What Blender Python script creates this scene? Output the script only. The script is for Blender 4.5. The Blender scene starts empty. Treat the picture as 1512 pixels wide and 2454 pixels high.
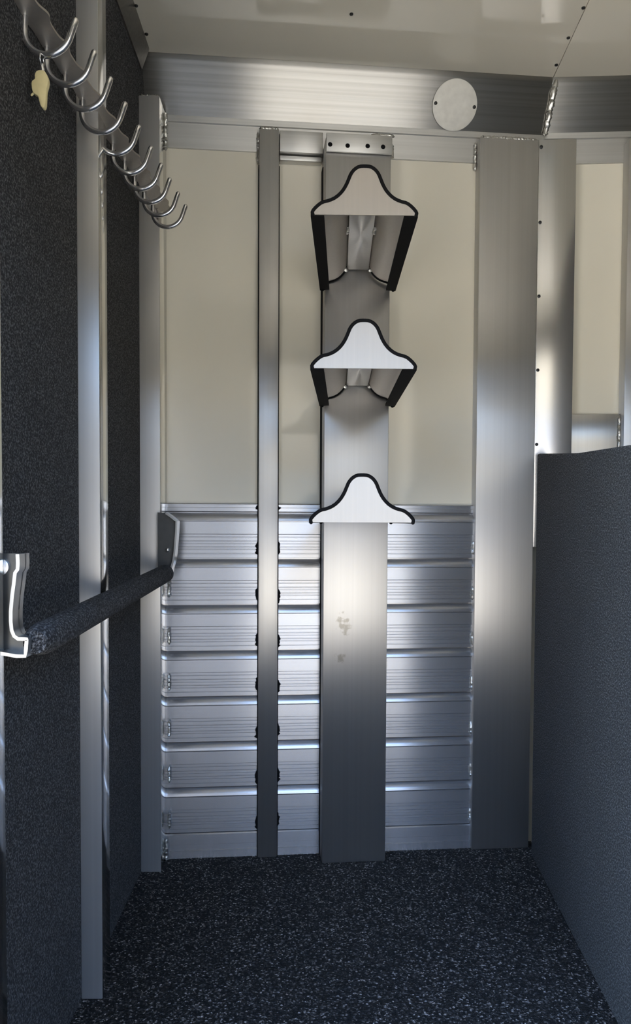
import bpy, bmesh, math, random
from mathutils import Vector, Matrix

random.seed(7)
C = bpy.context.scene.collection
SC = bpy.context.scene

# ------------------------------------------------------------------ camera
FPX, IW, IH = 1800.0, 1512.0, 2454.0
CX, CY = 756.0, 1313.0
CAMZ = 0.90
yaw, pitch, roll = 0.0139, math.radians(2.0), 0.005
fwd = Vector((math.sin(yaw) * math.cos(pitch), math.cos(yaw) * math.cos(pitch), -math.sin(pitch)))
rgt0 = Vector((math.cos(yaw), -math.sin(yaw), 0))
up0 = rgt0.cross(fwd)
rgt = rgt0 * math.cos(roll) + up0 * math.sin(roll)
upv = up0 * math.cos(roll) - rgt0 * math.sin(roll)
CAM = Vector((0, 0, CAMZ))
cd = bpy.data.cameras.new('camera')
cam = bpy.data.objects.new('camera', cd)
C.objects.link(cam)
m = Matrix((rgt, upv, -fwd)).transposed().to_4x4()
m.translation = CAM
cam.matrix_world = m
cd.sensor_fit = 'VERTICAL'
cd.sensor_height = 36.0
cd.lens = 36.0 * FPX / IH
cd.shift_x = (IW / 2 - CX) / IH
cd.shift_y = (CY - IH / 2) / IH
cd.clip_start = 0.02
SC.camera = cam

# ------------------------------------------------------------------ world, sun, exposure
w = bpy.data.worlds.new('sky')
SC.world = w
w.use_nodes = True
wn = w.node_tree.nodes
wl = w.node_tree.links
wn.clear()
wo = wn.new('ShaderNodeOutputWorld')
wb = wn.new('ShaderNodeBackground')
sky = wn.new('ShaderNodeTexSky')
sky.sky_type = 'NISHITA'
sky.sun_disc = False
sky.sun_elevation = math.radians(56)
sky.sun_rotation = math.radians(-32)
sky.air_density = 1.0
sky.ozone_density = 3.0
sky.dust_density = 0.6
wb.inputs['Strength'].default_value = 0.75
wl.new(sky.outputs[0], wb.inputs[0])
wl.new(wb.outputs[0], wo.inputs[0])
sd = bpy.data.lights.new('sun', 'SUN')
sd.energy = 5.5
sd.angle = 0.009
sd.color = (1.0, 0.93, 0.80)
sun = bpy.data.objects.new('sun', sd)
C.objects.link(sun)
sun.location = (-3, 5, 7)
sun.rotation_euler = Vector((-0.33, 0.44, 0.83)).to_track_quat('Z', 'Y').to_euler()
SC.view_settings.view_transform = 'Standard'
SC.view_settings.look = 'None'
SC.view_settings.gamma = 1.0
SC.view_settings.use_curve_mapping = False
SC.view_settings.exposure = 2.04
SC.cycles.use_denoising = True
SC.cycles.max_bounces = 10
SC.cycles.diffuse_bounces = 5
SC.cycles.glossy_bounces = 6
SC.cycles.sample_clamp_indirect = 6.0
SC.cycles.caustics_reflective = True

# ------------------------------------------------------------------ geometry helpers
def ray(px, py):
    return (fwd * FPX + rgt * (px - CX) + upv * (CY - py)).normalized()

def at_y(px, py, Y):            # a point of the photograph at forward distance Y
    d = ray(px, py)
    return CAM + d * (Y / d.y)

def at_x(px, py, X):
    d = ray(px, py)
    return CAM + d * (X / d.x)

def at_z(px, py, Z):
    d = ray(px, py)
    return CAM + d * ((Z - CAMZ) / d.z)

class Frame:                    # a wall: local x along it, local -y out of it, local z up
    def __init__(self, origin, ang):
        self.o = Vector(origin)
        self.u = Vector((math.cos(ang), math.sin(ang), 0))
        self.n = Vector((math.sin(ang), -math.cos(ang), 0))
        self.mat = Matrix.Translation(self.o) @ Matrix.Rotation(ang, 4, 'Z')
    def sh(self, px, py, d=0.0):
        r = ray(px, py)
        base = self.o + self.n * d
        t = (base - CAM).dot(self.n) / r.dot(self.n)
        p = CAM + r * t
        return (p - self.o).dot(self.u), p.z

def link(name, me, mat=None, parent=None, loc=None, matrix=None):
    o = bpy.data.objects.new(name, me)
    C.objects.link(o)
    if me is not None and mat is not None and len(me.materials) == 0:
        me.materials.append(mat)
    if matrix is not None:
        o.matrix_world = matrix
    if loc is not None:
        o.location = loc
    if parent is not None:
        o.parent = parent
    return o

def tag(o, label, cat, group=None):
    o['label'] = label
    o['category'] = cat
    if group:
        o['group'] = group
    return o

def struct(o, label=None):
    o['kind'] = 'structure'
    if label:
        o['label'] = label
    return o

def thing(name, label, cat, matrix=None, loc=None, group=None):
    o = bpy.data.objects.new(name, None)
    o.empty_display_size = 0.05
    C.objects.link(o)
    if matrix is not None:
        o.matrix_world = matrix
    if loc is not None:
        o.location = loc
    return tag(o, label, cat, group)

def pyd(verts, faces, smooth=False):
    me = bpy.data.meshes.new('mesh')
    me.from_pydata([tuple(v) for v in verts], [], faces)
    bm = bmesh.new()
    bm.from_mesh(me)
    bmesh.ops.recalc_face_normals(bm, faces=bm.faces)
    bm.to_mesh(me)
    bm.free()
    if smooth:
        me.polygons.foreach_set('use_smooth', [True] * len(me.polygons))
    me.update()
    return me

def box(x0, x1, y0, y1, z0, z1, bev=0.0, seg=2):
    bm = bmesh.new()
    vs = [bm.verts.new((x, y, z)) for x in (x0, x1) for y in (y0, y1) for z in (z0, z1)]
    for f in ((0, 1, 3, 2), (4, 6, 7, 5), (0, 4, 5, 1), (2, 3, 7, 6), (0, 2, 6, 4), (1, 5, 7, 3)):
        bm.faces.new([vs[i] for i in f])
    bmesh.ops.recalc_face_normals(bm, faces=bm.faces)
    if bev > 0:
        bmesh.ops.bevel(bm, geom=list(bm.edges), offset=bev, segments=seg, profile=0.5, affect='EDGES')
    me = bpy.data.meshes.new('mesh')
    bm.to_mesh(me)
    bm.free()
    if bev > 0:
        smooth_by_angle(me)
    return me

def smooth_by_angle(me, ang=40):
    me.polygons.foreach_set('use_smooth', [True] * len(me.polygons))
    bm = bmesh.new()
    bm.from_mesh(me)
    for e in bm.edges:
        if len(e.link_faces) == 2 and e.calc_face_angle(0) > math.radians(ang):
            e.smooth = False
    bm.to_mesh(me)
    bm.free()
    me.update()

def prism(pts, a, b, axis='y', bev=0.0):
    """polygon pts extruded between a and b along axis; pts give the other two coordinates in order"""
    def mk(p, t):
        if axis == 'y':
            return (p[0], t, p[1])
        if axis == 'x':
            return (t, p[0], p[1])
        return (p[0], p[1], t)
    n = len(pts)
    bm = bmesh.new()
    va = [bm.verts.new(mk(p, a)) for p in pts]
    vb = [bm.verts.new(mk(p, b)) for p in pts]
    bm.faces.new(va)
    bm.faces.new(vb[::-1])
    for i in range(n):
        j = (i + 1) % n
        bm.faces.new((va[i], vb[i], vb[j], va[j]))
    bmesh.ops.recalc_face_normals(bm, faces=bm.faces)
    if bev > 0:
        bmesh.ops.bevel(bm, geom=list(bm.edges), offset=bev, segments=2, profile=0.5, affect='EDGES')
    me = bpy.data.meshes.new('mesh')
    bm.to_mesh(me)
    bm.free()
    smooth_by_angle(me, 30)
    return me

def tube(path, rad, sides=12, closed=False, caps=True, round_end=False):
    path = [Vector(p) for p in path]
    n = len(path)
    rads = rad if isinstance(rad, (list, tuple)) else [rad] * n
    if round_end:
        def ext(p, q, r):
            d = (p - q).normalized()
            return [(p + d * r * math.sin(a), r * math.cos(a)) for a in (math.radians(40), math.radians(75))]
        h = ext(path[0], path[1], rads[0])
        t = ext(path[-1], path[-2], rads[-1])
        path = [h[1][0], h[0][0]] + path + [t[0][0], t[1][0]]
        rads = [h[1][1], h[0][1]] + list(rads) + [t[0][1], t[1][1]]
        n = len(path)
    verts, faces = [], []
    prev = None
    for i in range(n):
        if closed:
            tan = (path[(i + 1) % n] - path[i - 1]).normalized()
        else:
            tan = (path[min(i + 1, n - 1)] - path[max(i - 1, 0)]).normalized()
        if prev is None:
            a = Vector((0, 0, 1)) if abs(tan.z) < 0.9 else Vector((1, 0, 0))
            nrm = (a - tan * a.dot(tan)).normalized()
        else:
            nrm = (prev - tan * prev.dot(tan)).normalized()
        prev = nrm
        bn = tan.cross(nrm)
        for k in range(sides):
            t = 2 * math.pi * k / sides
            verts.append(path[i] + (nrm * math.cos(t) + bn * math.sin(t)) * rads[i])
    rng = n if closed else n - 1
    for i in range(rng):
        j = (i + 1) % n
        for k in range(sides):
            l = (k + 1) % sides
            faces.append((i * sides + k, i * sides + l, j * sides + l, j * sides + k))
    if caps and not closed:
        faces.append(tuple(range(sides))[::-1])
        faces.append(tuple(range((n - 1) * sides, n * sides)))
    me = pyd(verts, faces)
    smooth_by_angle(me, 50)
    return me

def weld(p0, p1, r, rnd=None):
    """rippled weld bead between two points"""
    rnd = rnd or random
    p0, p1 = Vector(p0), Vector(p1)
    L = (p1 - p0).length
    n = max(4, int(L / (r * 0.55)))
    path, rads = [], []
    for i in range(n + 1):
        t = i / n
        j = Vector((rnd.uniform(-1, 1), rnd.uniform(-1, 1), rnd.uniform(-1, 1))) * r * 0.16
        path.append(p0.lerp(p1, t) + j)
        rads.append(r * (rnd.uniform(0.75, 1.15) if i % 2 else rnd.uniform(0.55, 0.9)) * (0.55 if i in (0, n) else 1))
    return tube(path, rads, 7, round_end=True)

def disc(r, th, sides=32, dome=0.0):
    """disc facing local -y"""
    verts, faces = [], []
    rings = [(1.0, 0.0), (1.0, -th * 0.7), (0.96, -th), (0.5, -th - dome * 0.8), (0.02, -th - dome)]
    for rr, y in rings:
        for k in range(sides):
            a = 2 * math.pi * k / sides
            verts.append((r * rr * math.cos(a), y, r * rr * math.sin(a)))
    for i in range(len(rings) - 1):
        for k in range(sides):
            l = (k + 1) % sides
            faces.append((i * sides + k, i * sides + l, (i + 1) * sides + l, (i + 1) * sides + k))
    faces.append(tuple(range(sides)))
    faces.append(tuple(range(4 * sides, 5 * sides)))
    me = pyd(verts, faces)
    smooth_by_angle(me, 35)
    return me

# ------------------------------------------------------------------ materials
def newmat(name):
    mt = bpy.data.materials.new(name)
    mt.use_nodes = True
    nt = mt.node_tree
    return mt, nt, nt.nodes['Principled BSDF']

def N(nt, kind, **kw):
    n = nt.nodes.new(kind)
    for k, v in kw.items():
        setattr(n, k, v)
    return n

def ramp(nt, stops):
    r = N(nt, 'ShaderNodeValToRGB')
    el = r.color_ramp.elements
    while len(el) < len(stops):
        el.new(0.5)
    for e, (p, c) in zip(el, stops):
        e.position = p
        e.color = c if len(c) == 4 else (*c, 1)
    return r

def aluminium(name, grain, base=(0.58, 0.57, 0.555), rough=0.30, aniso=0.8, streak=0.05, wear=0.0, smudges=(), metal=0.93):
    mt, nt, b = newmat(name)
    L = nt.links.new
    tc = N(nt, 'ShaderNodeTexCoord')
    mp = N(nt, 'ShaderNodeMapping')
    mp.inputs['Scale'].default_value = (130, 130, 0.5) if grain == 'v' else (0.5, 150, 150)
    L(tc.outputs['Object'], mp.inputs[0])
    no = N(nt, 'ShaderNodeTexNoise')
    no.inputs['Scale'].default_value = 1.0
    no.inputs['Detail'].default_value = 3.0
    L(mp.outputs[0], no.inputs[0])
    lo = tuple(c * (1 - streak) for c in base)
    hi = tuple(min(1, c * (1 + streak * 0.5)) for c in base)
    r = ramp(nt, [(0.3, lo), (0.7, hi)])
    L(no.outputs[0], r.inputs[0])
    col = r.outputs[0]
    for (sx, sz, rx, rz, ang) in smudges:
        mp2 = N(nt, 'ShaderNodeMapping')
        mp2.vector_type = 'TEXTURE'
        mp2.inputs['Location'].default_value = (sx, 0, sz)
        mp2.inputs['Rotation'].default_value = (0, ang, 0)
        mp2.inputs['Scale'].default_value = (rx, 10, rz)
        L(tc.outputs['Object'], mp2.inputs[0])
        ln = N(nt, 'ShaderNodeVectorMath', operation='LENGTH')
        L(mp2.outputs[0], ln.inputs[0])
        ns = N(nt, 'ShaderNodeTexNoise')
        ns.inputs['Scale'].default_value = 75
        ns.inputs['Detail'].default_value = 4
        L(tc.outputs['Object'], ns.inputs[0])
        ad = N(nt, 'ShaderNodeMath', operation='MULTIPLY_ADD')
        ad.inputs[1].default_value = 3.0
        L(ns.outputs[0], ad.inputs[0])
        L(ln.outputs['Value'], ad.inputs[2])
        rr = ramp(nt, [(0.62, (1, 1, 1)), (0.78, (0, 0, 0))])
        dv = N(nt, 'ShaderNodeMath', operation='MULTIPLY')
        dv.inputs[1].default_value = 0.34
        L(ad.outputs[0], dv.inputs[0])
        L(dv.outputs[0], rr.inputs[0])
        sc = N(nt, 'ShaderNodeMath', operation='MULTIPLY')
        sc.inputs[1].default_value = 0.55
        L(rr.outputs[0], sc.inputs[0])
        mx = N(nt, 'ShaderNodeMix', data_type='RGBA')
        L(sc.outputs[0], mx.inputs[0])
        L(col, mx.inputs[6])
        mx.inputs[7].default_value = (0.24, 0.21, 0.16, 1)
        col = mx.outputs[2]
    L(col, b.inputs['Base Color'])
    b.inputs['Metallic'].default_value = metal
    rm = N(nt, 'ShaderNodeMapRange')
    rm.inputs['To Min'].default_value = rough * 0.99
    rm.inputs['To Max'].default_value = rough * 1.01
    L(no.outputs[0], rm.inputs[0])
    if wear > 0:
        # scuffed, duller metal in cloudy patches
        nw = N(nt, 'ShaderNodeTexNoise')
        nw.inputs['Scale'].default_value = 14
        nw.inputs['Detail'].default_value = 6
        L(tc.outputs['Object'], nw.inputs[0])
        rw = N(nt, 'ShaderNodeMapRange')
        rw.inputs['From Min'].default_value = 0.5
        rw.inputs['From Max'].default_value = 0.75
        rw.inputs['To Max'].default_value = wear
        L(nw.outputs[0], rw.inputs[0])
        ad2 = N(nt, 'ShaderNodeMath', operation='ADD')
        L(rm.outputs[0], ad2.inputs[0])
        L(rw.outputs[0], ad2.inputs[1])
        L(ad2.outputs[0], b.inputs['Roughness'])
    else:
        L(rm.outputs[0], b.inputs['Roughness'])
    if aniso > 0:
        b.inputs['Anisotropic'].default_value = aniso
        if grain == 'v':
            ge = N(nt, 'ShaderNodeNewGeometry')
            cr = N(nt, 'ShaderNodeVectorMath', operation='CROSS_PRODUCT')
            L(ge.outputs['Normal'], cr.inputs[0])
            cr.inputs[1].default_value = (0.001, 0.002, 1)
            L(cr.outputs[0], b.inputs['Tangent'])
        else:
            cx = N(nt, 'ShaderNodeCombineXYZ')
            cx.inputs[2].default_value = 1.0
            cx.inputs[1].default_value = 0.01
            L(cx.outputs[0], b.inputs['Tangent'])
    return mt

def plain(name, col, rough=0.5, metal=0.0, spec=0.5):
    mt, nt, b = newmat(name)
    L = nt.links.new
    tc = N(nt, 'ShaderNodeTexCoord')
    no = N(nt, 'ShaderNodeTexNoise')
    no.inputs['Scale'].default_value = 60
    no.inputs['Detail'].default_value = 3
    L(tc.outputs['Object'], no.inputs[0])
    r = ramp(nt, [(0.3, tuple(c * 0.92 for c in col)), (0.7, tuple(min(1, c * 1.05) for c in col))])
    L(no.outputs[0], r.inputs[0])
    L(r.outputs[0], b.inputs['Base Color'])
    b.inputs['Roughness'].default_value = rough
    b.inputs['Metallic'].default_value = metal
    b.inputs['Specular IOR Level'].default_value = spec
    return mt

def carpet_mat(name):
    mt, nt, b = newmat(name)
    L = nt.links.new
    tc = N(nt, 'ShaderNodeTexCoord')
    no = N(nt, 'ShaderNodeTexNoise')
    no.inputs['Scale'].default_value = 310
    no.inputs['Detail'].default_value = 5
    no.inputs['Roughness'].default_value = 0.65
    L(tc.outputs['Object'], no.inputs[0])
    n2 = N(nt, 'ShaderNodeTexNoise')
    n2.inputs['Scale'].default_value = 9
    n2.inputs['Detail'].default_value = 4
    L(tc.outputs['Object'], n2.inputs[0])
    r = ramp(nt, [(0.42, (0.004, 0.004, 0.0045)), (0.51, (0.022, 0.022, 0.023)), (0.62, (0.130, 0.130, 0.130))])
    L(no.outputs[0], r.inputs[0])
    mr = N(nt, 'ShaderNodeMapRange')
    mr.inputs['To Min'].default_value = 0.75
    mr.inputs['To Max'].default_value = 1.25
    L(n2.outputs[0], mr.inputs[0])
    mu = N(nt, 'ShaderNodeVectorMath', operation='SCALE')
    L(r.outputs[0], mu.inputs[0])
    L(mr.outputs[0], mu.inputs['Scale'])
    L(mu.outputs[0], b.inputs['Base Color'])
    b.inputs['Roughness'].default_value = 0.95
    b.inputs['Specular IOR Level'].default_value = 0.15
    b.inputs['Sheen Weight'].default_value = 0.05
    b.inputs['Sheen Roughness'].default_value = 0.6
    bp = N(nt, 'ShaderNodeBump')
    bp.inputs['Strength'].default_value = 0.8
    bp.inputs['Distance'].default_value = 0.004
    L(no.outputs[0], bp.inputs['Height'])
    L(bp.outputs[0], b.inputs['Normal'])
    return mt

def mat_floor(name):
    mt, nt, b = newmat(name)
    L = nt.links.new
    tc = N(nt, 'ShaderNodeTexCoord')
    vo = N(nt, 'ShaderNodeTexVoronoi')
    vo.inputs['Scale'].default_value = 300
    L(tc.outputs['Object'], vo.inputs['Vector'])
    sp = N(nt, 'ShaderNodeSeparateColor')
    L(vo.outputs['Color'], sp.inputs[0])
    r = ramp(nt, [(0.0, (0.004, 0.004, 0.004)), (0.55, (0.010, 0.0095, 0.0095)), (0.80, (0.038, 0.036, 0.035)), (0.93, (0.12, 0.112, 0.106)), (1.0, (0.36, 0.33, 0.31))])
    L(sp.outputs[0], r.inputs[0])
    L(r.outputs[0], b.inputs['Base Color'])
    b.inputs['Roughness'].default_value = 0.85
    b.inputs['Specular IOR Level'].default_value = 0.25
    ad = N(nt, 'ShaderNodeMath', operation='ADD')
    L(vo.outputs['Distance'], ad.inputs[0])
    L(sp.outputs[1], ad.inputs[1])
    bp = N(nt, 'ShaderNodeBump')
    bp.inputs['Strength'].default_value = 0.9
    bp.inputs['Distance'].default_value = 0.003
    L(ad.outputs[0], bp.inputs['Height'])
    L(bp.outputs[0], b.inputs['Normal'])
    return mt

def panel_mat(name, col, rough):
    mt, nt, b = newmat(name)
    L = nt.links.new
    tc = N(nt, 'ShaderNodeTexCoord')
    no = N(nt, 'ShaderNodeTexNoise')
    no.inputs['Scale'].default_value = 3.0
    no.inputs['Detail'].default_value = 2.0
    L(tc.outputs['Object'], no.inputs[0])
    r = ramp(nt, [(0.3, tuple(c * 0.97 for c in col)), (0.7, col)])
    L(no.outputs[0], r.inputs[0])
    L(r.outputs[0], b.inputs['Base Color'])
    b.inputs['Roughness'].default_value = rough
    b.inputs['Specular IOR Level'].default_value = 0.55
    bp = N(nt, 'ShaderNodeBump')
    bp.inputs['Strength'].default_value = 0.02
    bp.inputs['Distance'].default_value = 0.01
    L(no.outputs[0], bp.inputs['Height'])
    L(bp.outputs[0], b.inputs['Normal'])
    return mt

POST = aluminium('aluminium_vertical', 'v', rough=0.39, aniso=0.92, streak=0.04)
RAIL = aluminium('aluminium_horizontal', 'h', base=(0.27, 0.262, 0.245), rough=0.29, aniso=0.93, streak=0.14)
PLANKM = aluminium('aluminium_plank', 'h', base=(0.44, 0.44, 0.45), rough=0.27, aniso=0.85, metal=0.78, streak=0.06, wear=0.0)
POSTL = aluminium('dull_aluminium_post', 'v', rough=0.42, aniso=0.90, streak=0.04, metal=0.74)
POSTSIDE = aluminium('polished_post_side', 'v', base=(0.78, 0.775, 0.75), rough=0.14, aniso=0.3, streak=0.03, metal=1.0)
CHAN = aluminium('dull_channel', 'v', base=(0.36, 0.35, 0.33), rough=0.28, aniso=0.5)
SHEET = aluminium('aluminium_sheet', 'v', rough=0.22, aniso=0.55, streak=0.04)
SATIN = aluminium('aluminium_satin', 'v', base=(0.465, 0.432, 0.39), rough=0.52, aniso=0.3, streak=0.04)
HOOKM = aluminium('polished_rod', 'v', base=(0.72, 0.71, 0.70), rough=0.20, aniso=0, streak=0.05)
FLANGE = aluminium('aluminium_flange', 'h', base=(0.60, 0.595, 0.57), rough=0.42, aniso=0.6, streak=0.08)  # lighter than RAIL: the flange's brighter reflection is put into its colour
WELDM = plain('weld_metal', (0.62, 0.61, 0.57), 0.42, 1.0)
BLACK = plain('black_rubber', (0.005, 0.005, 0.0055), 0.8, 0, 0.12)
DARK = plain('dark_screw', (0.03, 0.03, 0.03), 0.5, 0.6)
CARPET = carpet_mat('charcoal_carpet')
MAT = mat_floor('rubber_granule_mat')
PANEL = panel_mat('cream_gelcoat', (0.66, 0.62, 0.51), 0.07)
CEIL = panel_mat('cream_ceiling', (0.60, 0.565, 0.48), 0.045)
COVER = plain('cream_plastic', (0.60, 0.585, 0.53), 0.45)
FOBM = plain('pale_yellow_plastic', (0.72, 0.62, 0.33), 0.5)
GRAVEL = plain('tan_gravel', (0.52, 0.43, 0.30), 0.9)

# ------------------------------------------------------------------ the setting
WX = -0.417                       # left wall plane
CH = CAMZ + 1.180                 # ceiling height
LY = 0.885                        # left carpet wall cut short here, out of view, to let side light in
DY = -0.13                        # door wall
RX = 1.10                         # right wall plane
A = Frame((WX - 0.013, 2.0, 0), math.atan2(0.085, 1.06))
s_ap, _ = A.sh(1303, 800, 0)
apex = A.o + A.u * s_ap
B = Frame((apex.x, apex.y, 0), -math.radians(4.0))
sB_end = (RX - apex.x) / B.u.x

struct(link('ground', box(-30, 30, -40, 20, -0.60, -0.45), GRAVEL), 'tan gravel ground outside the doorway')
struct(link('wall_added_low', box(-16, 16, -12.0, -11.8, -0.45, 1.05), plain('grey_added_wall', (0.13, 0.135, 0.15), 0.8)), 'unseen low grey wall added for its dark reflection')  # added out of view to darken the metal's reflections near the horizon
BACKDROP = plain('tan_backdrop', (0.20, 0.165, 0.115), 0.8)
struct(link('wall_backdrop', box(-16, 16, -13.2, -13.0, -0.45, 5.0), BACKDROP), 'unseen tan backdrop wall added for the metal to reflect')  # added out of view to give the metal a warm reflection
struct(link('floor', box(WX - 0.05, RX + 0.05, DY - 0.05, 2.2, -0.05, 0.0), MAT), 'speckled black rubber granule floor mat')
struct(link('wall_left', box(WX - 0.05, WX, LY, 2.1, -0.04, CH + 0.05), CARPET), 'left wall covered in charcoal carpet')
struct(link('wall_right', box(RX, RX + 0.05, DY, 2.2, -0.04, CH + 0.05), CARPET), 'right wall covered in charcoal carpet')

# ceiling: two sheets meeting in a screwed seam that runs to the apex of the nose
seam0 = at_z(1321, 196, CH)
seam1 = at_z(1412, 0, CH)
sd_ = (seam1 - seam0).normalized()
sa = seam0 + sd_ * (-(2.2 - seam0.y) / sd_.y * -1)
sa = seam0 + sd_ * ((2.2 - seam0.y) / sd_.y)
sb = seam0 + sd_ * ((DY - 0.03 - seam0.y) / sd_.y)
ceil = struct(link('ceiling', box(WX - 0.04, RX + 0.04, DY - 0.04, 2.2, CH + 0.004, CH + 0.05), CEIL), 'glossy cream ceiling sheets')
g = 0.0012
link('ceiling_sheet', prism([(WX - 0.03, DY), (sb.x - g, DY), (sa.x - g, 2.2), (WX - 0.03, 2.2)], CH, CH + 0.006, 'z'), CEIL, ceil)
link('ceiling_sheet', prism([(sb.x + g, DY), (RX + 0.03, DY), (RX + 0.03, 2.2), (sa.x + g, 2.2)], CH, CH + 0.006, 'z'), CEIL, ceil)

def screw_mesh(r):
    return disc(r, r * 0.5, 10, r * 0.3)
SCREW = screw_mesh(0.0045)
SCREW.materials.append(DARK)
def screw_up(px, py, parent):
    p = at_z(px, py, CH)
    o = link('screw', SCREW, None, parent)
    o.location = p
    o.rotation_euler = (math.radians(90), 0, 0)
for px, py in ((842, 33), (1333, 155), (1362, 90), (1398, 18), (326, 13), (351, 81)):
    screw_up(px, py, ceil)

# wall with the doorway, behind the photographer
D0, D1, DH, DR = 0.05, 0.98, 1.78, 0.10
def rr(cx, cz, r, a0, a1, corner):
    pts = [corner]
    for i in range(9):
        a = math.radians(a0 + (a1 - a0) * i / 8)
        pts.append((cx + r * math.cos(a), cz + r * math.sin(a)))
    return pts
wf = bmesh.new()
def addm(bm, me):
    bm.from_mesh(me)
    bpy.data.meshes.remove(me)
addm(wf, box(WX - 0.05, D0, DY - 0.05, DY, DH, CH + 0.05))
addm(wf, box(WX - 0.05, WX, DY, LY, DH, CH + 0.05))
addm(wf, box(D1, RX + 0.05, DY - 0.05, DY, -0.05, CH + 0.05))
addm(wf, box(D0, D1, DY - 0.05, DY, DH, CH + 0.05))
addm(wf, prism(rr(D0 + DR, DH - DR, DR, 180, 90, (D0, DH)), DY - 0.05, DY))
addm(wf, prism(rr(D1 - DR, DH - DR, DR, 0, 90, (D1, DH)), DY - 0.05, DY))
addm(wf, prism(rr(D1 - DR, DR, DR, 0, -90, (D1, 0)), DY - 0.05, DY))
wm = bpy.data.meshes.new('mesh')
wf.to_mesh(wm)
wf.free()
JAMB = plain('grey_jamb', (0.16, 0.16, 0.165), 0.6)
struct(link('wall_jamb', box(WX - 0.05, D0, DY - 0.05, DY, -0.05, DH), JAMB), 'grey jamb beside the doorway')
DOORWALL = plain('grey_door_wall', (0.07, 0.068, 0.062), 0.5)
struct(link('wall_door', wm, DOORWALL), 'wall with the rounded doorway')

# ---- back wall, nose side A
wall_back = struct(link('wall_back', box(-0.05, s_ap, 0.0, 0.05, -0.04, CH + 0.05), PANEL, matrix=A.mat), 'back wall of cream sheet over ribbed aluminium planks')
ptop = A.sh(700, 330, 0)[1]
cap_t = A.sh(410, 1205, 0.02)[1]
pl_t = A.sh(410, 1227, 0.02)[1]
link('panel', box(0.0, s_ap - 0.005, -0.004, 0.0, cap_t - 0.01, CH + 0.02), PANEL, wall_back)
PIT = 0.1225
sl0, sl1 = 0.0, A.sh(1150, 1500, 0.03)[0]
def plank_profile():
    p = [(0, 0), (-0.0125, 0), (-0.0125, -0.0022), (-0.0180, -0.0035)]
    for i in range(1, 6):
        t = i / 5
        p.append((-0.0180 - 0.011 * math.sin(t * math.pi / 2), -0.0035 - 0.0165 * t))
    p += [(-0.0295, -0.0215), (-0.0235, -0.0220), (-0.0235, -0.0240), (-0.0290, -0.0248), (-0.0292, -0.0570), (-0.0268, -0.0585)]
    for z in (-0.0640, -0.0745, -0.0815, -0.0900, -0.0965, -0.1080):
        p += [(-0.0268, z), (-0.0252, z - 0.0007), (-0.0252, z - 0.0020), (-0.0268, z - 0.0027)]
    p += [(-0.0268, -PIT + 0.0025), (-0.0125, -PIT + 0.0012), (-0.0125, -PIT), (0, -PIT)]
    return p
pm = prism(plank_profile(), sl0, sl1, 'x')
pm.materials.append(PLANKM)
for k in range(7):
    link('plank', pm, None, wall_back, loc=(0, 0, pl_t - k * PIT))
zb = pl_t - 7 * PIT
link('base_plank', prism([(0, 0), (-0.030, 0), (-0.030, 0.02), (-0.0285, 0.021), (-0.0285, 0.036), (-0.030, 0.037), (-0.030, zb - 0.003), (-0.027, zb), (0, zb)], sl0, sl1, 'x'), PLANKM, wall_back)
link('plank_cap', prism([(0, pl_t), (-0.016, pl_t), (-0.021, pl_t + 0.003), (-0.021, pl_t + 0.012), (-0.019, pl_t + 0.013), (-0.019, cap_t - 0.003), (-0.014, cap_t), (0, cap_t)], sl0, sl1, 'x'), PLANKM, wall_back)

# ---- nose side B
wall_nose = struct(link('wall_nose', box(0.0, sB_end + 0.05, 0.0, 0.05, -0.04, CH + 0.05), PANEL, matrix=B.mat), 'cream nose wall right of the bend')
link('panel', box(0.0, sB_end, -0.004, 0.0, 0.0, CH + 0.02), PANEL, wall_nose)

# ---- slanted roof rails along the top of the back wall
def rail(name, F, s0, s1, label, extra=0.0, pyt=(155, 300), pxr=700):
    # cross section in (y, z) of the wall frame
    zt = CH - 0.0005
    _, zb_ = F.sh(pxr, pyt[1], 0.0)
    y1, y0 = -0.064, -0.012
    n = 26
    prof = []
    for i in range(n + 1):
        t = i / n
        y = y1 + (y0 - y1) * t
        z = zt - 0.010 + (zb_ - zt + 0.010) * t
        bump = 0.0012 if (i in (4, 12, 13, 21)) else 0.0
        bow = 0.0
        prof.append((y, z + bow - bump))
    prof = [(y1, zt)] + prof
    fl = zb_ - 0.082
    prof += [(0, zb_), (0, zt)]
    me = prism(prof, s0, s1, 'x')
    o = struct(link(name, me, RAIL, matrix=F.mat), label)
    link('flange', prism([(0, zb_ - 0.0006), (-0.0135, zb_ - 0.0006), (-0.0135, zb_ - 0.016), (-0.010, zb_ - 0.018), (-0.010, fl), (0, fl)], s0, s1, 'x'), FLANGE, o)
    return o

rail_a = rail('trim_1', A, -0.01, s_ap - 0.012, 'brushed aluminium roof rail left of the weld', pyt=(160, 297), pxr=700)
rail_b = rail('trim_2', B, -0.012, sB_end, 'brushed aluminium roof rail right of the weld', pyt=(190, 322), pxr=1420)
# weld bead across the joint of the two rails
jb = A.mat @ Vector((s_ap - 0.012, -0.018, A.sh(700, 297, 0.0)[1] - 0.004))
jt = A.mat @ Vector((s_ap - 0.004, -0.068, CH - 0.014))
me = weld(jb, jt, 0.0085)
wb_ = link('weld_bead', me, WELDM, rail_a)
wb_.matrix_parent_inverse = A.mat.inverted()
# small end plate where the rail meets the left wall
struct(link('trim_3', prism([(WX, CH), (WX + 0.022, CH), (WX + 0.022, CH - 0.003), (WX + 0.004, CH - 0.052), (WX, CH - 0.052)], 1.925, LY - 0.05, 'y'), RAIL, None), 'aluminium corner trim between ceiling and left carpet')

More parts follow.
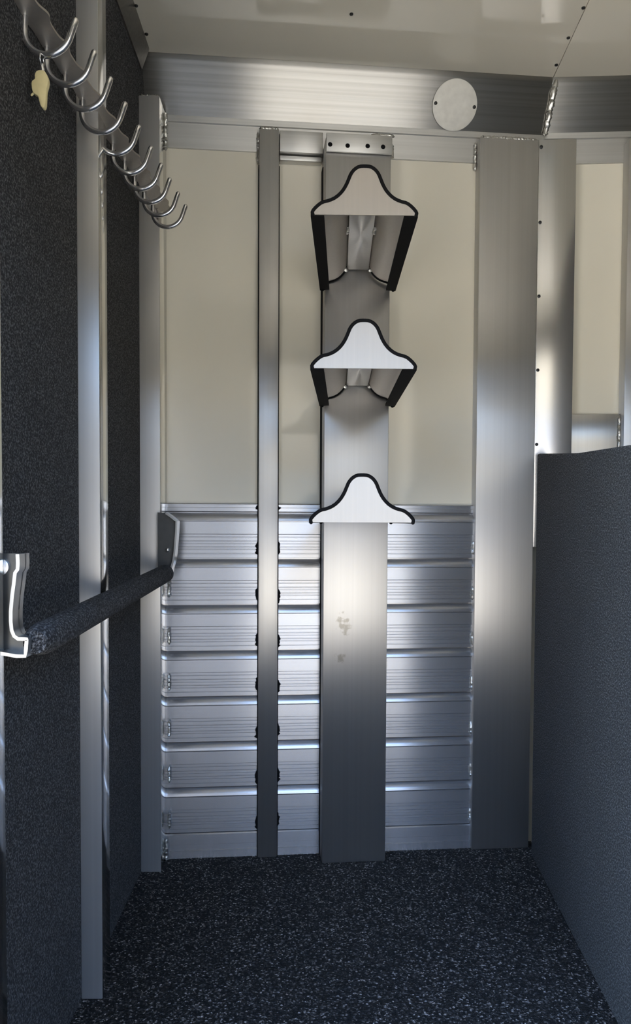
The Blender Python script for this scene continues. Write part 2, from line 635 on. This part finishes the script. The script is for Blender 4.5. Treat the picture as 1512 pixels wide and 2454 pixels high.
# ------------------------------------------------------------------ posts on the back wall
def wall_post(F, px0, px1, pyr, d, py_top, label, mat=POST, d0=0.0, z0=0.0, name='wall_post', cat='post', bev=0.0025):
    s0 = F.sh(px0, pyr, d)[0]
    s1 = F.sh(px1, pyr, d)[0]
    zt = F.sh((px0 + px1) / 2, py_top, d)[1]
    sm = (s0 + s1) / 2
    M = F.mat @ Matrix.Translation((sm, 0, z0))
    t = thing(name, label, cat, matrix=M)
    link('tube', box(s0 - sm, s1 - sm, -d, -d0, 0.0, zt - z0, bev), mat, t)
    return t, s0 - sm, s1 - sm, zt - z0, sm

narrow, n0, n1, nzt, nsm = wall_post(A, 619.5, 666, 1200, 0.042, 308, 'narrow aluminium post left of the saddle racks')
SMUD = [(-0.045, 0.0, 0.020, 0.040, 0.5), (-0.055, 0.0, 0.016, 0.026, 0.2)]
cs0, cs1 = A.sh(776, 1200, 0.09)[0], A.sh(930, 1200, 0.09)[0]
csm = (cs0 + cs1) / 2
mk = []
for (px, py, rx, rz, an) in ((824, 1497, 0.019, 0.034, -0.5), (812, 1578, 0.016, 0.024, -0.3)):
    s_, h_ = A.sh(px, py, 0.09)
    mk.append((s_ - csm, h_, rx, rz, an))
POSTC = aluminium('aluminium_rack_post', 'v', rough=0.39, aniso=0.92, streak=0.04, smudges=mk)
rackpost, c0, c1, czt, csm = wall_post(A, 776, 930, 1200, 0.09, 332, 'wide central aluminium post carrying the saddle racks', POSTC)
rightpost, r0, r1, rzt, rsm = wall_post(A, 1142.5, 1282, 1000, 0.042, 331, 'wide aluminium post right of the saddle racks')

# weld beads and black beads in place of dark gap holes along the posts
rnd = random.Random(3)
def bead(parent, p0, p1, r, mat=WELDM, name='weld_bead'):
    return link(name, weld(p0, p1, r, rnd), mat, parent)
bead(narrow, (n0 + 0.002, -0.038, nzt + 0.001), (n1 - 0.002, -0.038, nzt + 0.001), 0.005)
bead(narrow, (n0 - 0.003, -0.014, nzt - 0.078), (n0 - 0.003, -0.014, nzt), 0.005)
bead(narrow, (n1 + 0.004, -0.014, nzt - 0.055), (n1 + 0.004, -0.014, nzt), 0.005)
bead(rightpost, (r0 + 0.004, -0.037, nzt * 0 + rzt + 0.001), (r1 - 0.006, -0.037, rzt + 0.001), 0.006)
bead(rightpost, (r0 - 0.005, -0.014, rzt - 0.075), (r0 - 0.005, -0.014, rzt - 0.004), 0.0055)
for k in range(7):
    z = pl_t - k * PIT - 0.096
    for (post, s, sg) in ((narrow, n0, -1), (narrow, n1, 1), (rackpost, c1, 1), (rightpost, r0, -1)):
        dz = rnd.uniform(-0.004, 0.004)
        mm = BLACK if post is not rightpost else WELDM
        r_ = 0.0075 if post is not rightpost else 0.006
        bead(post, (s + sg * 0.001, -0.0265, z - 0.016 + dz), (s + sg * 0.001, -0.0265, z + 0.016 + dz), r_, mm, 'gap_bead' if mm is BLACK else 'weld_bead')  # the black ones stand in for dark gaps at the plank grooves
for (post, s0_, s1_, zz) in ((narrow, n0, n1, nzt - 0.09), (rackpost, c0, c1, czt - 0.05)):
    for s, sg in ((s0_, -1), (s1_, 1)):
        link('edge_strip', box(min(s, s + sg * 0.0024), max(s, s + sg * 0.0024), -0.034, -0.004, 0.001, zz), BLACK, post)  # thin black strip down each edge of the post
zc = (pl_t + cap_t) / 2
for s, sg in ((n0, -1), (n1, 1)):
    bead(narrow, (s + sg * 0.002, -0.020, zc - 0.003), (s + sg * 0.002, -0.020, zc + 0.003), 0.007, BLACK, 'gap_bead')

# flange plate between narrow post and centre post, with the four bolt holes above the centre post
fs0 = A.sh(669, 340, 0.05)[0]
fs1 = A.sh(936, 340, 0.095)[0]
fz0 = A.sh(857, 366, 0.095)[1]
fz1 = A.sh(857, 322, 0.095)[1]
hp = thing('mounting_plate', 'aluminium strip with four bolt holes above the saddle rack post', 'plate', matrix=A.mat @ Matrix.Translation(((fs0 + fs1) / 2, 0, fz0)))
fm = (fs0 + fs1) / 2
link('strip', box(cs0 - fm + 0.001, cs1 - fm + 0.002, -0.097, -0.0905, 0.0, fz1 - fz0, 0.0015), FLANGE, hp)
fzl0 = A.sh(720, 363, 0.045)[1] - fz0
fzl1 = A.sh(720, 312, 0.045)[1] - fz0
link('flange', box(nsm + n1 - fm + 0.002, cs0 - fm - 0.002, -0.040, -0.001, fzl0, fzl1, 0.0015), FLANGE, hp)
link('lip', box(nsm + n1 - fm + 0.002, cs0 - fm - 0.003, -0.028, -0.001, fzl0 - 0.016, fzl0 - 0.003, 0.003), FLANGE, hp)
HOLE = disc(0.0058, 0.0006, 16, 0.0)
HOLE.materials.append(BLACK)
for px, py in ((791, 346), (833, 349), (881, 350), (918, 352)):
    s_, h_ = A.sh(px, py, 0.097)
    link('bolt_hole', HOLE, None, hp, loc=(s_ - fm, -0.0968, h_ - fz0))
s_a, s_b = A.sh(887, 322, 0.06)[0] - fm, A.sh(938, 322, 0.06)[0] - fm
bead(hp, (s_a, -0.088, fz1 - fz0 + 0.003), (s_b, -0.088, fz1 - fz0 + 0.003), 0.006)
bead(hp, (s_b + 0.003, -0.05, fz1 - fz0 - 0.035), (s_b + 0.003, -0.05, fz1 - fz0), 0.006)

# ------------------------------------------------------------------ right of the bend
ps0, ps1 = B.sh(1286, 700, 0.045)[0], B.sh(1376, 700, 0.045)[0]
pz1, pz0 = B.sh(1330, 333, 0.045)[1], B.sh(1330, 1092, 0.045)[1]
cp = thing('corner_plate', 'smooth aluminium cover sheet at the bend of the wall', 'plate', matrix=B.mat @ Matrix.Translation(((ps0 + ps1) / 2, 0, 0)))
pmid = (ps0 + ps1) / 2
link('sheet', box(ps0 - pmid, ps1 - pmid, -0.045, -0.005, pz0 - 0.25, pz1, 0.002), SHEET, cp)
for px, py in ((1291, 352), (1288, 533), (1283, 710), (1284, 887), (1279, 1065)):
    s_, h_ = B.sh(px + 3, py, 0.045)
    link('screw', SCREW, None, cp, loc=(max(s_ - pmid, ps0 - pmid + 0.006), -0.0445, h_))
# horizontal channel under the cream sheet right of the plate
hs0, hs1 = ps1 + 0.001, B.sh(1503, 1000, 0.02)[0]
hz1, hz0 = B.sh(1440, 992, 0.02)[1], B.sh(1440, 1085, 0.02)[1]
struct(link('trim_4', box(hs0, sB_end, -0.020, -0.003, hz0 - 0.06, hz1, 0.002), CHAN, matrix=B.mat), 'horizontal aluminium channel under the right cream sheet')
ep_s = B.sh(1501, 700, 0.05)[0]
ep = thing('wall_post', 'aluminium post cut off by the right edge of the picture', 'post', matrix=B.mat @ Matrix.Translation((ep_s + 0.03, 0, 0)))
link('tube', box(-0.03, 0.03, -0.05, -0.004, 0.0, B.sh(1508, 330, 0.05)[1], 0.0025), POST, ep)
bead(ep, (-0.034, -0.024, hz0 - 0.02), (-0.034, -0.024, hz1 - 0.01), 0.005)

# carpeted partition on the right
pb0 = at_z(1272, 2049, 0.0)
pb1 = at_z(1478, 2454, 0.0)
pdir = Vector((pb1.x - pb0.x, pb1.y - pb0.y, 0)).normalized()
pnrm = Vector((-pdir.y, pdir.x, 0))     # to the right, away from the aisle
if pnrm.x < 0:
    pnrm = -pnrm
def on_part(px, py):
    r = ray(px, py)
    nn = Vector((pnrm.x, pnrm.y, 0))
    t = (pb0 - CAM).dot(nn) / r.dot(nn)
    p = CAM + r * t
    return (p - pb0).dot(pdir), p.z
t1 = on_part(1284, 1088)
t2 = on_part(1378, 1086)
t3 = on_part(1512, 1065)
Lp = 0.87
slope = (t3[1] - t2[1]) / (t3[0] - t2[0])
prof = [(0.0, 0.0), (Lp, 0.0), (Lp, t3[1] + slope * (Lp - t3[0])), (t3[0], t3[1]), (t2[0], t2[1]), (t1[0] + 0.01, t1[1]), (0.0, t1[1] - 0.006)]
pa = math.atan2(pdir.y, pdir.x)
PM = Matrix.Translation(pb0) @ Matrix.Rotation(pa, 4, 'Z')
loc_n = PM.to_3x3().inverted() @ pnrm
th = 0.045 * (1 if loc_n.y > 0 else -1)
me = prism(prof, 0.0, th, 'y', 0.006)
tag(link('partition', me, CARPET, matrix=PM), 'low partition on the right wrapped in charcoal carpet', 'partition')

# ------------------------------------------------------------------ left wall posts
def left_post(y0, y1, xr, ztop, label):
    cx_, cy_ = (WX + xr) / 2, (y0 + y1) / 2
    t = thing('wall_post', label, 'post', loc=(cx_, cy_, 0))
    me = box(WX - cx_ + 0.0002, xr - cx_, y0 - cy_, y1 - cy_, 0, ztop, 0.002)
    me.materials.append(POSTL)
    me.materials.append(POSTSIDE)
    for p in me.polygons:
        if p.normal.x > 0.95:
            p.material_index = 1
    link('tube', me, None, t)
    return t, cx_, cy_
lc_y = at_z(362, 2090, 0).y
lc_x = at_y(384, 1300, lc_y).x
lc_top = at_y(362, 228, lc_y).z
cpost, ccx, ccy = left_post(lc_y, 1.995, lc_x, lc_top, 'aluminium corner post where left carpet meets back wall')
lm_y = at_z(218, 2395, 0).y
lm_x = at_y(240, 1300, lm_y).x
mpost, mcx, mcy = left_post(lm_y, lm_y + 0.058, lm_x, CH - 0.001, 'aluminium post on the left carpet wall behind the first hooks')
ln_x = -0.383
ln_y1 = at_x(9, 1400, ln_x).y
npost, ncx, ncy = left_post(ln_y1 - 0.058, ln_y1, ln_x, CH - 0.001, 'aluminium post at the left picture edge holding the near bar bracket')
# welds on the corner post
bead(cpost, (lc_x - ccx + 0.003, 1.99 - ccy - 0.02, lc_top - 0.10), (lc_x - ccx + 0.003, 1.99 - ccy - 0.02, lc_top - 0.005), 0.005)
bead(cpost, (WX - ccx + 0.006, lc_y - ccy + 0.004, lc_top), (lc_x - ccx - 0.004, lc_y - ccy + 0.004, lc_top), 0.004)
for k in range(7):
    z = pl_t - k * PIT - 0.08
    bead(cpost, (lc_x - ccx + 0.010, 1.965 - ccy, z - 0.02), (lc_x - ccx + 0.010, 1.965 - ccy, z + 0.02), 0.0045)
bead(cpost, (lc_x - ccx + 0.004, 1.955 - ccy, 0.006), (lc_x - ccx + 0.004, 1.955 - ccy, 0.06), 0.005)

# ------------------------------------------------------------------ round vent cover on the rail
d_y1, d_y0 = -0.064, -0.012
zt_, zb_ = CH - 0.0105, A.sh(700, 297, 0.0)[1]
rv = Vector((0, d_y0 - d_y1, zb_ - zt_)).normalized()     # down the face
rn = Vector((0, rv.z, -rv.y))                             # out of the face (towards room)
if rn.z > 0:
    rn = -rn
# centre on the face
best = None
for i in range(0, 101):
    t = i / 100
    for px in (1089,):
        y = d_y1 + (d_y0 - d_y1) * t
        s_, h_ = A.sh(px, 252, -y)
        z = zt_ + (zb_ - zt_) * t
        e = abs(h_ - z)
        if best is None or e < best[0]:
            best = (e, s_, y, z)
Rl = Matrix((Vector((1, 0, 0)), -rn, -rv)).transposed().to_4x4()
VM = A.mat @ Matrix.Translation(Vector((best[1], best[2], best[3])) + rn * 0.0025) @ Rl
vc = thing('round_cover', 'round cream cover plate with two screws on the roof rail', 'cover plate', matrix=VM)
dm = disc(1.0, 0.05, 48, 0.0)
for v in dm.vertices:
    v.co = (v.co.x * 0.0600, v.co.y * 0.06, v.co.z * 0.0605)
link('plate', dm, COVER, vc)
for sx in (-1, 1):
    link('screw', SCREW, None, vc, loc=(sx * 0.0525, -0.0028, 0.002 * -sx))

# ------------------------------------------------------------------ saddle racks
half = [(0.1020, 0.0), (0.1034, 0.007), (0.0945, 0.0175), (0.0830, 0.0262), (0.0690, 0.0292), (0.0560, 0.0355), (0.0450, 0.0460),
        (0.0375, 0.0580), (0.0325, 0.0700), (0.0285, 0.0800), (0.0215, 0.0890), (0.0115, 0.0950), (0.0, 0.0958)]
def smooth_poly(pts, it=2):
    for _ in range(it):
        out = [pts[0]]
        for a, b in zip(pts[:-1], pts[1:]):
            out.append((a[0] * 0.75 + b[0] * 0.25, a[1] * 0.75 + b[1] * 0.25))
            out.append((a[0] * 0.25 + b[0] * 0.75, a[1] * 0.25 + b[1] * 0.75))
        out.append(pts[-1])
        pts = out
    return pts
prof_full = smooth_poly([(-x, z) for x, z in half] + [(x, z) for x, z in half[::-1][1:]], 1)
def offset(pts, d):
    out = []
    for i, p in enumerate(pts):
        a = pts[max(i - 1, 0)]
        b = pts[min(i + 1, len(pts) - 1)]
        tx, tz = b[0] - a[0], b[1] - a[1]
        l = math.hypot(tx, tz) or 1
        out.append((p[0] + tz / l * d, p[1] - tx / l * d))
    return out

RACK = {}
LR = 0.0
def build_rack_meshes(length, sx_back, xs):
    """front plate at y=0, body running to y=length; xs = sideways shift of the back"""
    inner = offset(prof_full, 0.004)
    RACK['face'] = prism(inner, 0.0, 0.003, 'y')
    # bent sheet
    o_, i_ = offset(prof_full, 0.003), offset(prof_full, 0.0058)
    n = len(o_)
    vs, fs = [], []
    for (y, k, sh) in ((0.003, 1.0, 0.0), (length, sx_back, xs)):
        for q in o_ + i_:
            vs.append((q[0] * k + sh, y, q[1] * k if k == 1 else q[1]))
    N2 = 2 * n
    for i in range(n - 1):
        fs += [(i, i + 1, N2 + i + 1, N2 + i), (n + i, N2 + n + i, N2 + n + i + 1, n + i + 1)]
        fs += [(i, n + i, n + i + 1, i + 1), (N2 + i, N2 + i + 1, N2 + n + i + 1, N2 + n + i)]
    fs += [(0, N2, N2 + n, n), (n - 1, 2 * n - 1, N2 + 2 * n - 1, N2 + n - 1)]
    RACK['sheet'] = pyd(vs, fs)
    smooth_by_angle(RACK['sheet'], 40)
    RACK['trim_f'] = tube([(x, 0.0005, z) for x, z in offset(prof_full, 0.0018)], 0.0036, 8, round_end=True)
    RACK['trim_b'] = tube([(x * sx_back + xs, length - 0.004, z) for x, z in offset(prof_full, 0.0045)], 0.0050, 8, round_end=True)
    for sg, nm in ((-1, 'lip_l'), (1, 'lip_r')):
        # black rubber lip lying along the lower outer edge of the wing
        x0, x1 = sg * 0.0785, sg * 0.1045
        pts = [(x1, 0.0075), (x1, -0.001), (x0, 0.001), (x0, 0.0065)]
        vs = []
        for (y, k, sh) in ((0.0045, 1.0, 0.0), (length, sx_back, xs)):
            for (x, z) in pts:
                vs.append((x * k + sh, y, z))
        fs = [(0, 1, 2, 3), (7, 6, 5, 4)] + [(i, 4 + i, 4 + (i + 1) % 4, (i + 1) % 4) for i in range(4)]
        RACK[nm] = pyd(vs, fs)
    RACK['arm'] = box(-0.028, 0.028, 0.003, length, 0.052, 0.086, 0.003)
    for v in RACK['arm'].vertices:
        v.co.x += xs * v.co.y / length
    RACK['w1'] = weld((-0.030 + xs * .45, 0.20, 0.054), (-0.030 + xs * .45, 0.235, 0.054), 0.0055, rnd)
    RACK['w2'] = weld((0.030 + xs * .45, 0.20, 0.054), (0.030 + xs * .45, 0.235, 0.054), 0.0055, rnd)
    RACK['w3'] = weld((-0.031 + xs, length - 0.012, 0.050), (-0.031 + xs, length - 0.006, 0.050), 0.006, rnd)
    RACK['w4'] = weld((0.031 + xs, length - 0.012, 0.050), (0.031 + xs, length - 0.006, 0.050), 0.006, rnd)
    for k in ('w1', 'w2', 'w3', 'w4'):
        RACK[k].materials.append(WELDM)
    RACK['face'].materials.append(SATIN)
    RACK['sheet'].materials.append(SATIN)
    RACK['arm'].materials.append(POST)
    for k in ('trim_f', 'trim_b', 'lip_l', 'lip_r'):
        RACK[k].materials.append(BLACK)

YF = 1.477
fr = [at_y(873.5, 516, YF), at_y(871.5, 884, YF), at_y(867.5, 1253, YF)]
pc = A.mat @ Vector((csm, -0.0905, 0))
Lr = pc.y - YF - 0.004
back_x = at_y(857, 688, pc.y).x
build_rack_meshes(Lr, 0.93, back_x - fr[0].x)
RL = ['top saddle rack with black rubber edging below the bolt holes', 'middle saddle rack between the upper and lower ones', 'lowest saddle rack in front of the plank top']
for i, p in enumerate(fr):
    t = thing('saddle_rack', RL[i], 'saddle rack', loc=p, group='saddle racks on the central post')
    link('face_plate', RACK['face'], None, t)['label'] = 'bell shaped aluminium front plate'
    sh = link('saddle_sheet', RACK['sheet'], None, t)
    link('edge_trim', RACK['trim_f'], None, sh)['label'] = 'black rubber edging'
    link('edge_trim', RACK['trim_b'], None, sh)['label'] = 'black rubber edging'
    link('rubber_lip', RACK['lip_l'], None, sh)['label'] = 'black rubber lip'
    link('rubber_lip', RACK['lip_r'], None, sh)['label'] = 'black rubber lip'
    ar = link('support_arm', RACK['arm'], None, t)
    for k in ('w1', 'w2', 'w3', 'w4'):
        link('weld_bead', RACK[k], None, ar)

# ------------------------------------------------------------------ hook rail on the left
HB = [(117, 137), (159, 207), (205, 266), (241, 321), (271, 372), (303, 418), (336, 456), (360, 488), (384, 519), (400, 547)]
hz = CAMZ + 0.68
pts = [at_z(px, py, hz) for px, py in HB]
n = len(pts)
my = sum(p.y for p in pts) / n
mx_ = sum(p.x for p in pts) / n
b1 = sum((p.y - my) * (p.x - mx_) for p in pts) / sum((p.y - my) ** 2 for p in pts)
def hook_x(y):
    return mx_ + b1 * (y - my)
OUT = 0.036                                   # from the bar to the bottom of a hook
y_a, y_b = pts[0].y - 0.085, pts[-1].y + 0.05
hr = thing('hook_rail', 'bridle hook rail with ten bent rod hooks on the left wall', 'hook rail', loc=(hook_x(y_a) - OUT, y_a, hz))
orig = Vector((hook_x(y_a) - OUT, y_a, hz))
ex = Vector((b1, 1, 0)).normalized()          # along the bar
en = Vector((ex.y, -ex.x, 0))                 # out of the wall
bar_len = (y_b - y_a) / ex.y
# scalloped bar
per = (pts[-1].y - pts[0].y) / (n - 1) / ex.y
h0 = (pts[0].y - y_a) / ex.y
edge_o, edge_i = [], []
m_ = 120
ZB = 0.058
for i in range(m_ + 1):
    t = bar_len * i / m_
    ph = (t - h0) / per * 2 * math.pi
    wv = 0.5 + 0.5 * math.cos(ph)
    edge_o.append((t, 0.0345 + 0.0065 * wv ** 2.5))
    edge_i.append((t, 0.0 + 0.002 * (1 - wv)))
vs, fs = [], []
for zz in (ZB, ZB + 0.0035):
    for (t, q) in edge_o + edge_i:
        vs.append(ex * t + en * q + Vector((0, 0, zz)))
M1 = m_ + 1
for i in range(m_):
    fs.append((i, i + 1, M1 + i + 1, M1 + i))
    fs.append((2 * M1 + i, 3 * M1 + i, 3 * M1 + i + 1, 2 * M1 + i + 1))
    fs.append((i, 2 * M1 + i, 2 * M1 + i + 1, i + 1))
    fs.append((M1 + i, M1 + i + 1, 3 * M1 + i + 1, 3 * M1 + i))
fs.append((0, M1, 3 * M1, 2 * M1))
fs.append((m_, 2 * M1 + m_, 3 * M1 + m_, M1 + m_))
hbm = pyd(vs, fs)
smooth_by_angle(hbm, 40)
link('bar', hbm, SATIN, hr)
# stand-off tab from the far end of the bar to the corner post
e1 = ex * bar_len
pp = Vector((lc_x, lc_y + 0.01, 0)) - Vector((orig.x, orig.y, 0))
link('mounting_tab', tube([e1 - ex * 0.02 + Vector((0, 0, ZB + 0.004)) + en * 0.004, e1 + Vector((0, 0, ZB + 0.004)) + en * 0.004, Vector((pp.x - 0.001, pp.y - 0.012, ZB + 0.004)), Vector((pp.x - 0.003, pp.y + 0.01, ZB + 0.004))], 0.006, 8), SATIN, hr)
# one hook: half circle rod with straight ends, local plane across the bar
RR, rod = 0.0355, 0.0050
path = [Vector((0.0015, 0, 0.060)), Vector((0.0005, 0, 0.048))]
for i in range(15):
    a = math.radians(180 + 165 * i / 14)
    path.append(Vector((RR + RR * math.cos(a), 0, 0.036 + (RR - 0.0005) * math.sin(a))))
ld = Vector((0.35, 0, 0.94)).normalized()
path.append(path[-1] + ld * 0.012)
path.append(path[-1] + ld * 0.010)
hkm = tube(path, rod, 12, round_end=True)
hkm.materials.append(HOOKM)
hooks = []
for p in pts:
    t = (p.y - y_a) / ex.y
    o = link('hook', hkm, None, hr)
    o.location = ex * t + en * 0.0035
    o.rotation_euler = (0, 0, math.atan2(en.y, en.x))
    hooks.append(o)

# pale fob on the first hook
bp_ = orig + ex * ((pts[0].y - y_a) / ex.y) + en * (OUT - 0.004)
fob_top = Vector((bp_.x - 0.002, bp_.y, hz - 0.004))
fob = thing('hanging_fob', 'pale yellow fob hanging from the nearest hook', 'fob', loc=fob_top)
link('ring', tube([(0.0, 0.008 * math.cos(a), -0.002 + 0.008 * math.sin(a)) for a in [2 * math.pi * i / 20 for i in range(20)]], 0.0013, 8, closed=True), HOOKM, fob)
link('shank', tube([(0.0, 0, -0.009), (0.0008, 0, -0.016), (0.001, 0, -0.022)], [0.0028, 0.0035, 0.003], 10, round_end=True), HOOKM, fob)
outl = [(-0.006, -0.019), (0.004, -0.018), (0.0085, -0.024), (0.0110, -0.033), (0.0095, -0.041), (0.0075, -0.047), (0.0068, -0.058), (0.0062, -0.069), (0.0035, -0.0735),
        (-0.0005, -0.071), (-0.0030, -0.062), (-0.0045, -0.055), (-0.0115, -0.052), (-0.0135, -0.045), (-0.0140, -0.035), (-0.0110, -0.0325), (-0.0085, -0.031), (-0.0095, -0.025)]
outl = smooth_poly(outl + [outl[0]], 1)[1:-1]
fm_ = prism(outl, -0.0045, 0.0045, 'y', 0.0012)
link('body', fm_, FOBM, fob)
link('knob', tube([(-0.0125, 0, -0.050), (-0.0150, 0, -0.0525)], 0.0016, 8, round_end=True), FOBM, fob)

# ------------------------------------------------------------------ carpeted blanket bar with its two brackets
BX = -0.345
b_near = at_x(118, 1521, BX)
b_far = at_x(396, 1374, BX)
bd = (b_far - b_near).normalized()
b_near = b_near - bd * 0.055
bb = thing('blanket_bar', 'carpet wrapped swing bar on the left wall between two metal brackets', 'bar', loc=b_near)
bl = (b_far - b_near).length
link('bar', tube([bd * t for t in (0.0, 0.012, 0.024, 0.036, 0.05, 0.1, 0.3, 0.5, 0.7, bl - 0.006, bl)],
                 [0.0150, 0.0190, 0.0210, 0.0217, 0.0218, 0.0218, 0.0218, 0.0218, 0.0218, 0.0218, 0.0205], 24), CARPET, bb)

def bracket(parent_loc, outline_px, Y, depth, xl, bolt_px, bolt_r, web_mat, near):
    pts3 = [at_y(px, py, Y) for px, py in outline_px]
    loc = pts3[0]
    # curved flange following the outer edge, with real depth in y
    vs, fs = [], []
    tk = 0.0045
    n_ = len(pts3)
    pr = [(p.x, p.z) for p in pts3]
    ins = offset(pr, tk)
    for (yy) in (Y, Y + depth):
        for q in pr + ins:
            vs.append((q[0], yy, q[1]))
    N2 = 2 * n_
    for i in range(n_ - 1):
        fs += [(i, i + 1, N2 + i + 1, N2 + i), (n_ + i, N2 + n_ + i, N2 + n_ + i + 1, n_ + i + 1),
               (i, n_ + i, n_ + i + 1, i + 1), (N2 + i, N2 + i + 1, N2 + n_ + i + 1, N2 + n_ + i)]
    fs += [(0, N2, N2 + n_, n_), (n_ - 1, 2 * n_ - 1, N2 + 2 * n_ - 1, N2 + n_ - 1)]
    return vs, fs, pr

def add_bracket(px_edge, Y, depth, xl, bolt, label, bolt_side=-1, lip=True):
    vs, fs, pr = bracket(None, px_edge, Y, depth, xl, None, 0, None, True)
    me = pyd([Vector(v) - b_near for v in vs], fs)
    smooth_by_angle(me, 45)
    br = link('bracket', me, POSTB, bb)
    br['label'] = label
    # web plate that closes the back of the bracket and reaches to the post
    web = [(xl, pr[0][1])] + pr + [(xl, pr[-1][1])]
    wm_ = prism([(x - b_near.x, z - b_near.z) for x, z in web], Y + depth * 0.55 - b_near.y, Y + depth * 0.55 + 0.004 - b_near.y)
    link('web', wm_, WEBM, br)
    if bolt:
        p = at_y(bolt[0], bolt[1], Y + depth * 0.55)
        link('bolt', disc(bolt[2], 0.005, 24, 0.003), HOOKM, br, loc=p - b_near)
    return br
WEBM = plain('dark_reflecting_web', (0.10, 0.10, 0.098), 0.35, 0.6)  # the dark reflection on the bracket web is put into this base colour
POSTB = aluminium('aluminium_bracket', 'v', base=(0.55, 0.55, 0.54), rough=0.30, aniso=0.0, streak=0.05)
yn = b_near.y - 0.012
near_edge = [(46, 1328), (47, 1350), (46, 1366), (40, 1374), (37, 1400), (33, 1430), (30, 1465), (30, 1490), (32, 1510), (37, 1522), (44, 1527), (54, 1527), (66, 1528), (68, 1534), (66, 1560), (62, 1576), (40, 1577), (0, 1570)]
add_bracket(near_edge, yn, 0.034, ln_x - 0.012, (3, 1358, 0.0115), 'polished cup bracket at the near end of the bar')
yf = b_far.y + 0.004
far_edge = [(398, 1228), (410, 1236), (421, 1245), (425, 1249), (424, 1275), (422, 1300), (420, 1325), (417, 1345), (412, 1362), (408, 1384)]
add_bracket(far_edge, yf, 0.036, lc_x - 0.002, (402, 1318, 0.006), 'polished bracket at the far end of the bar')
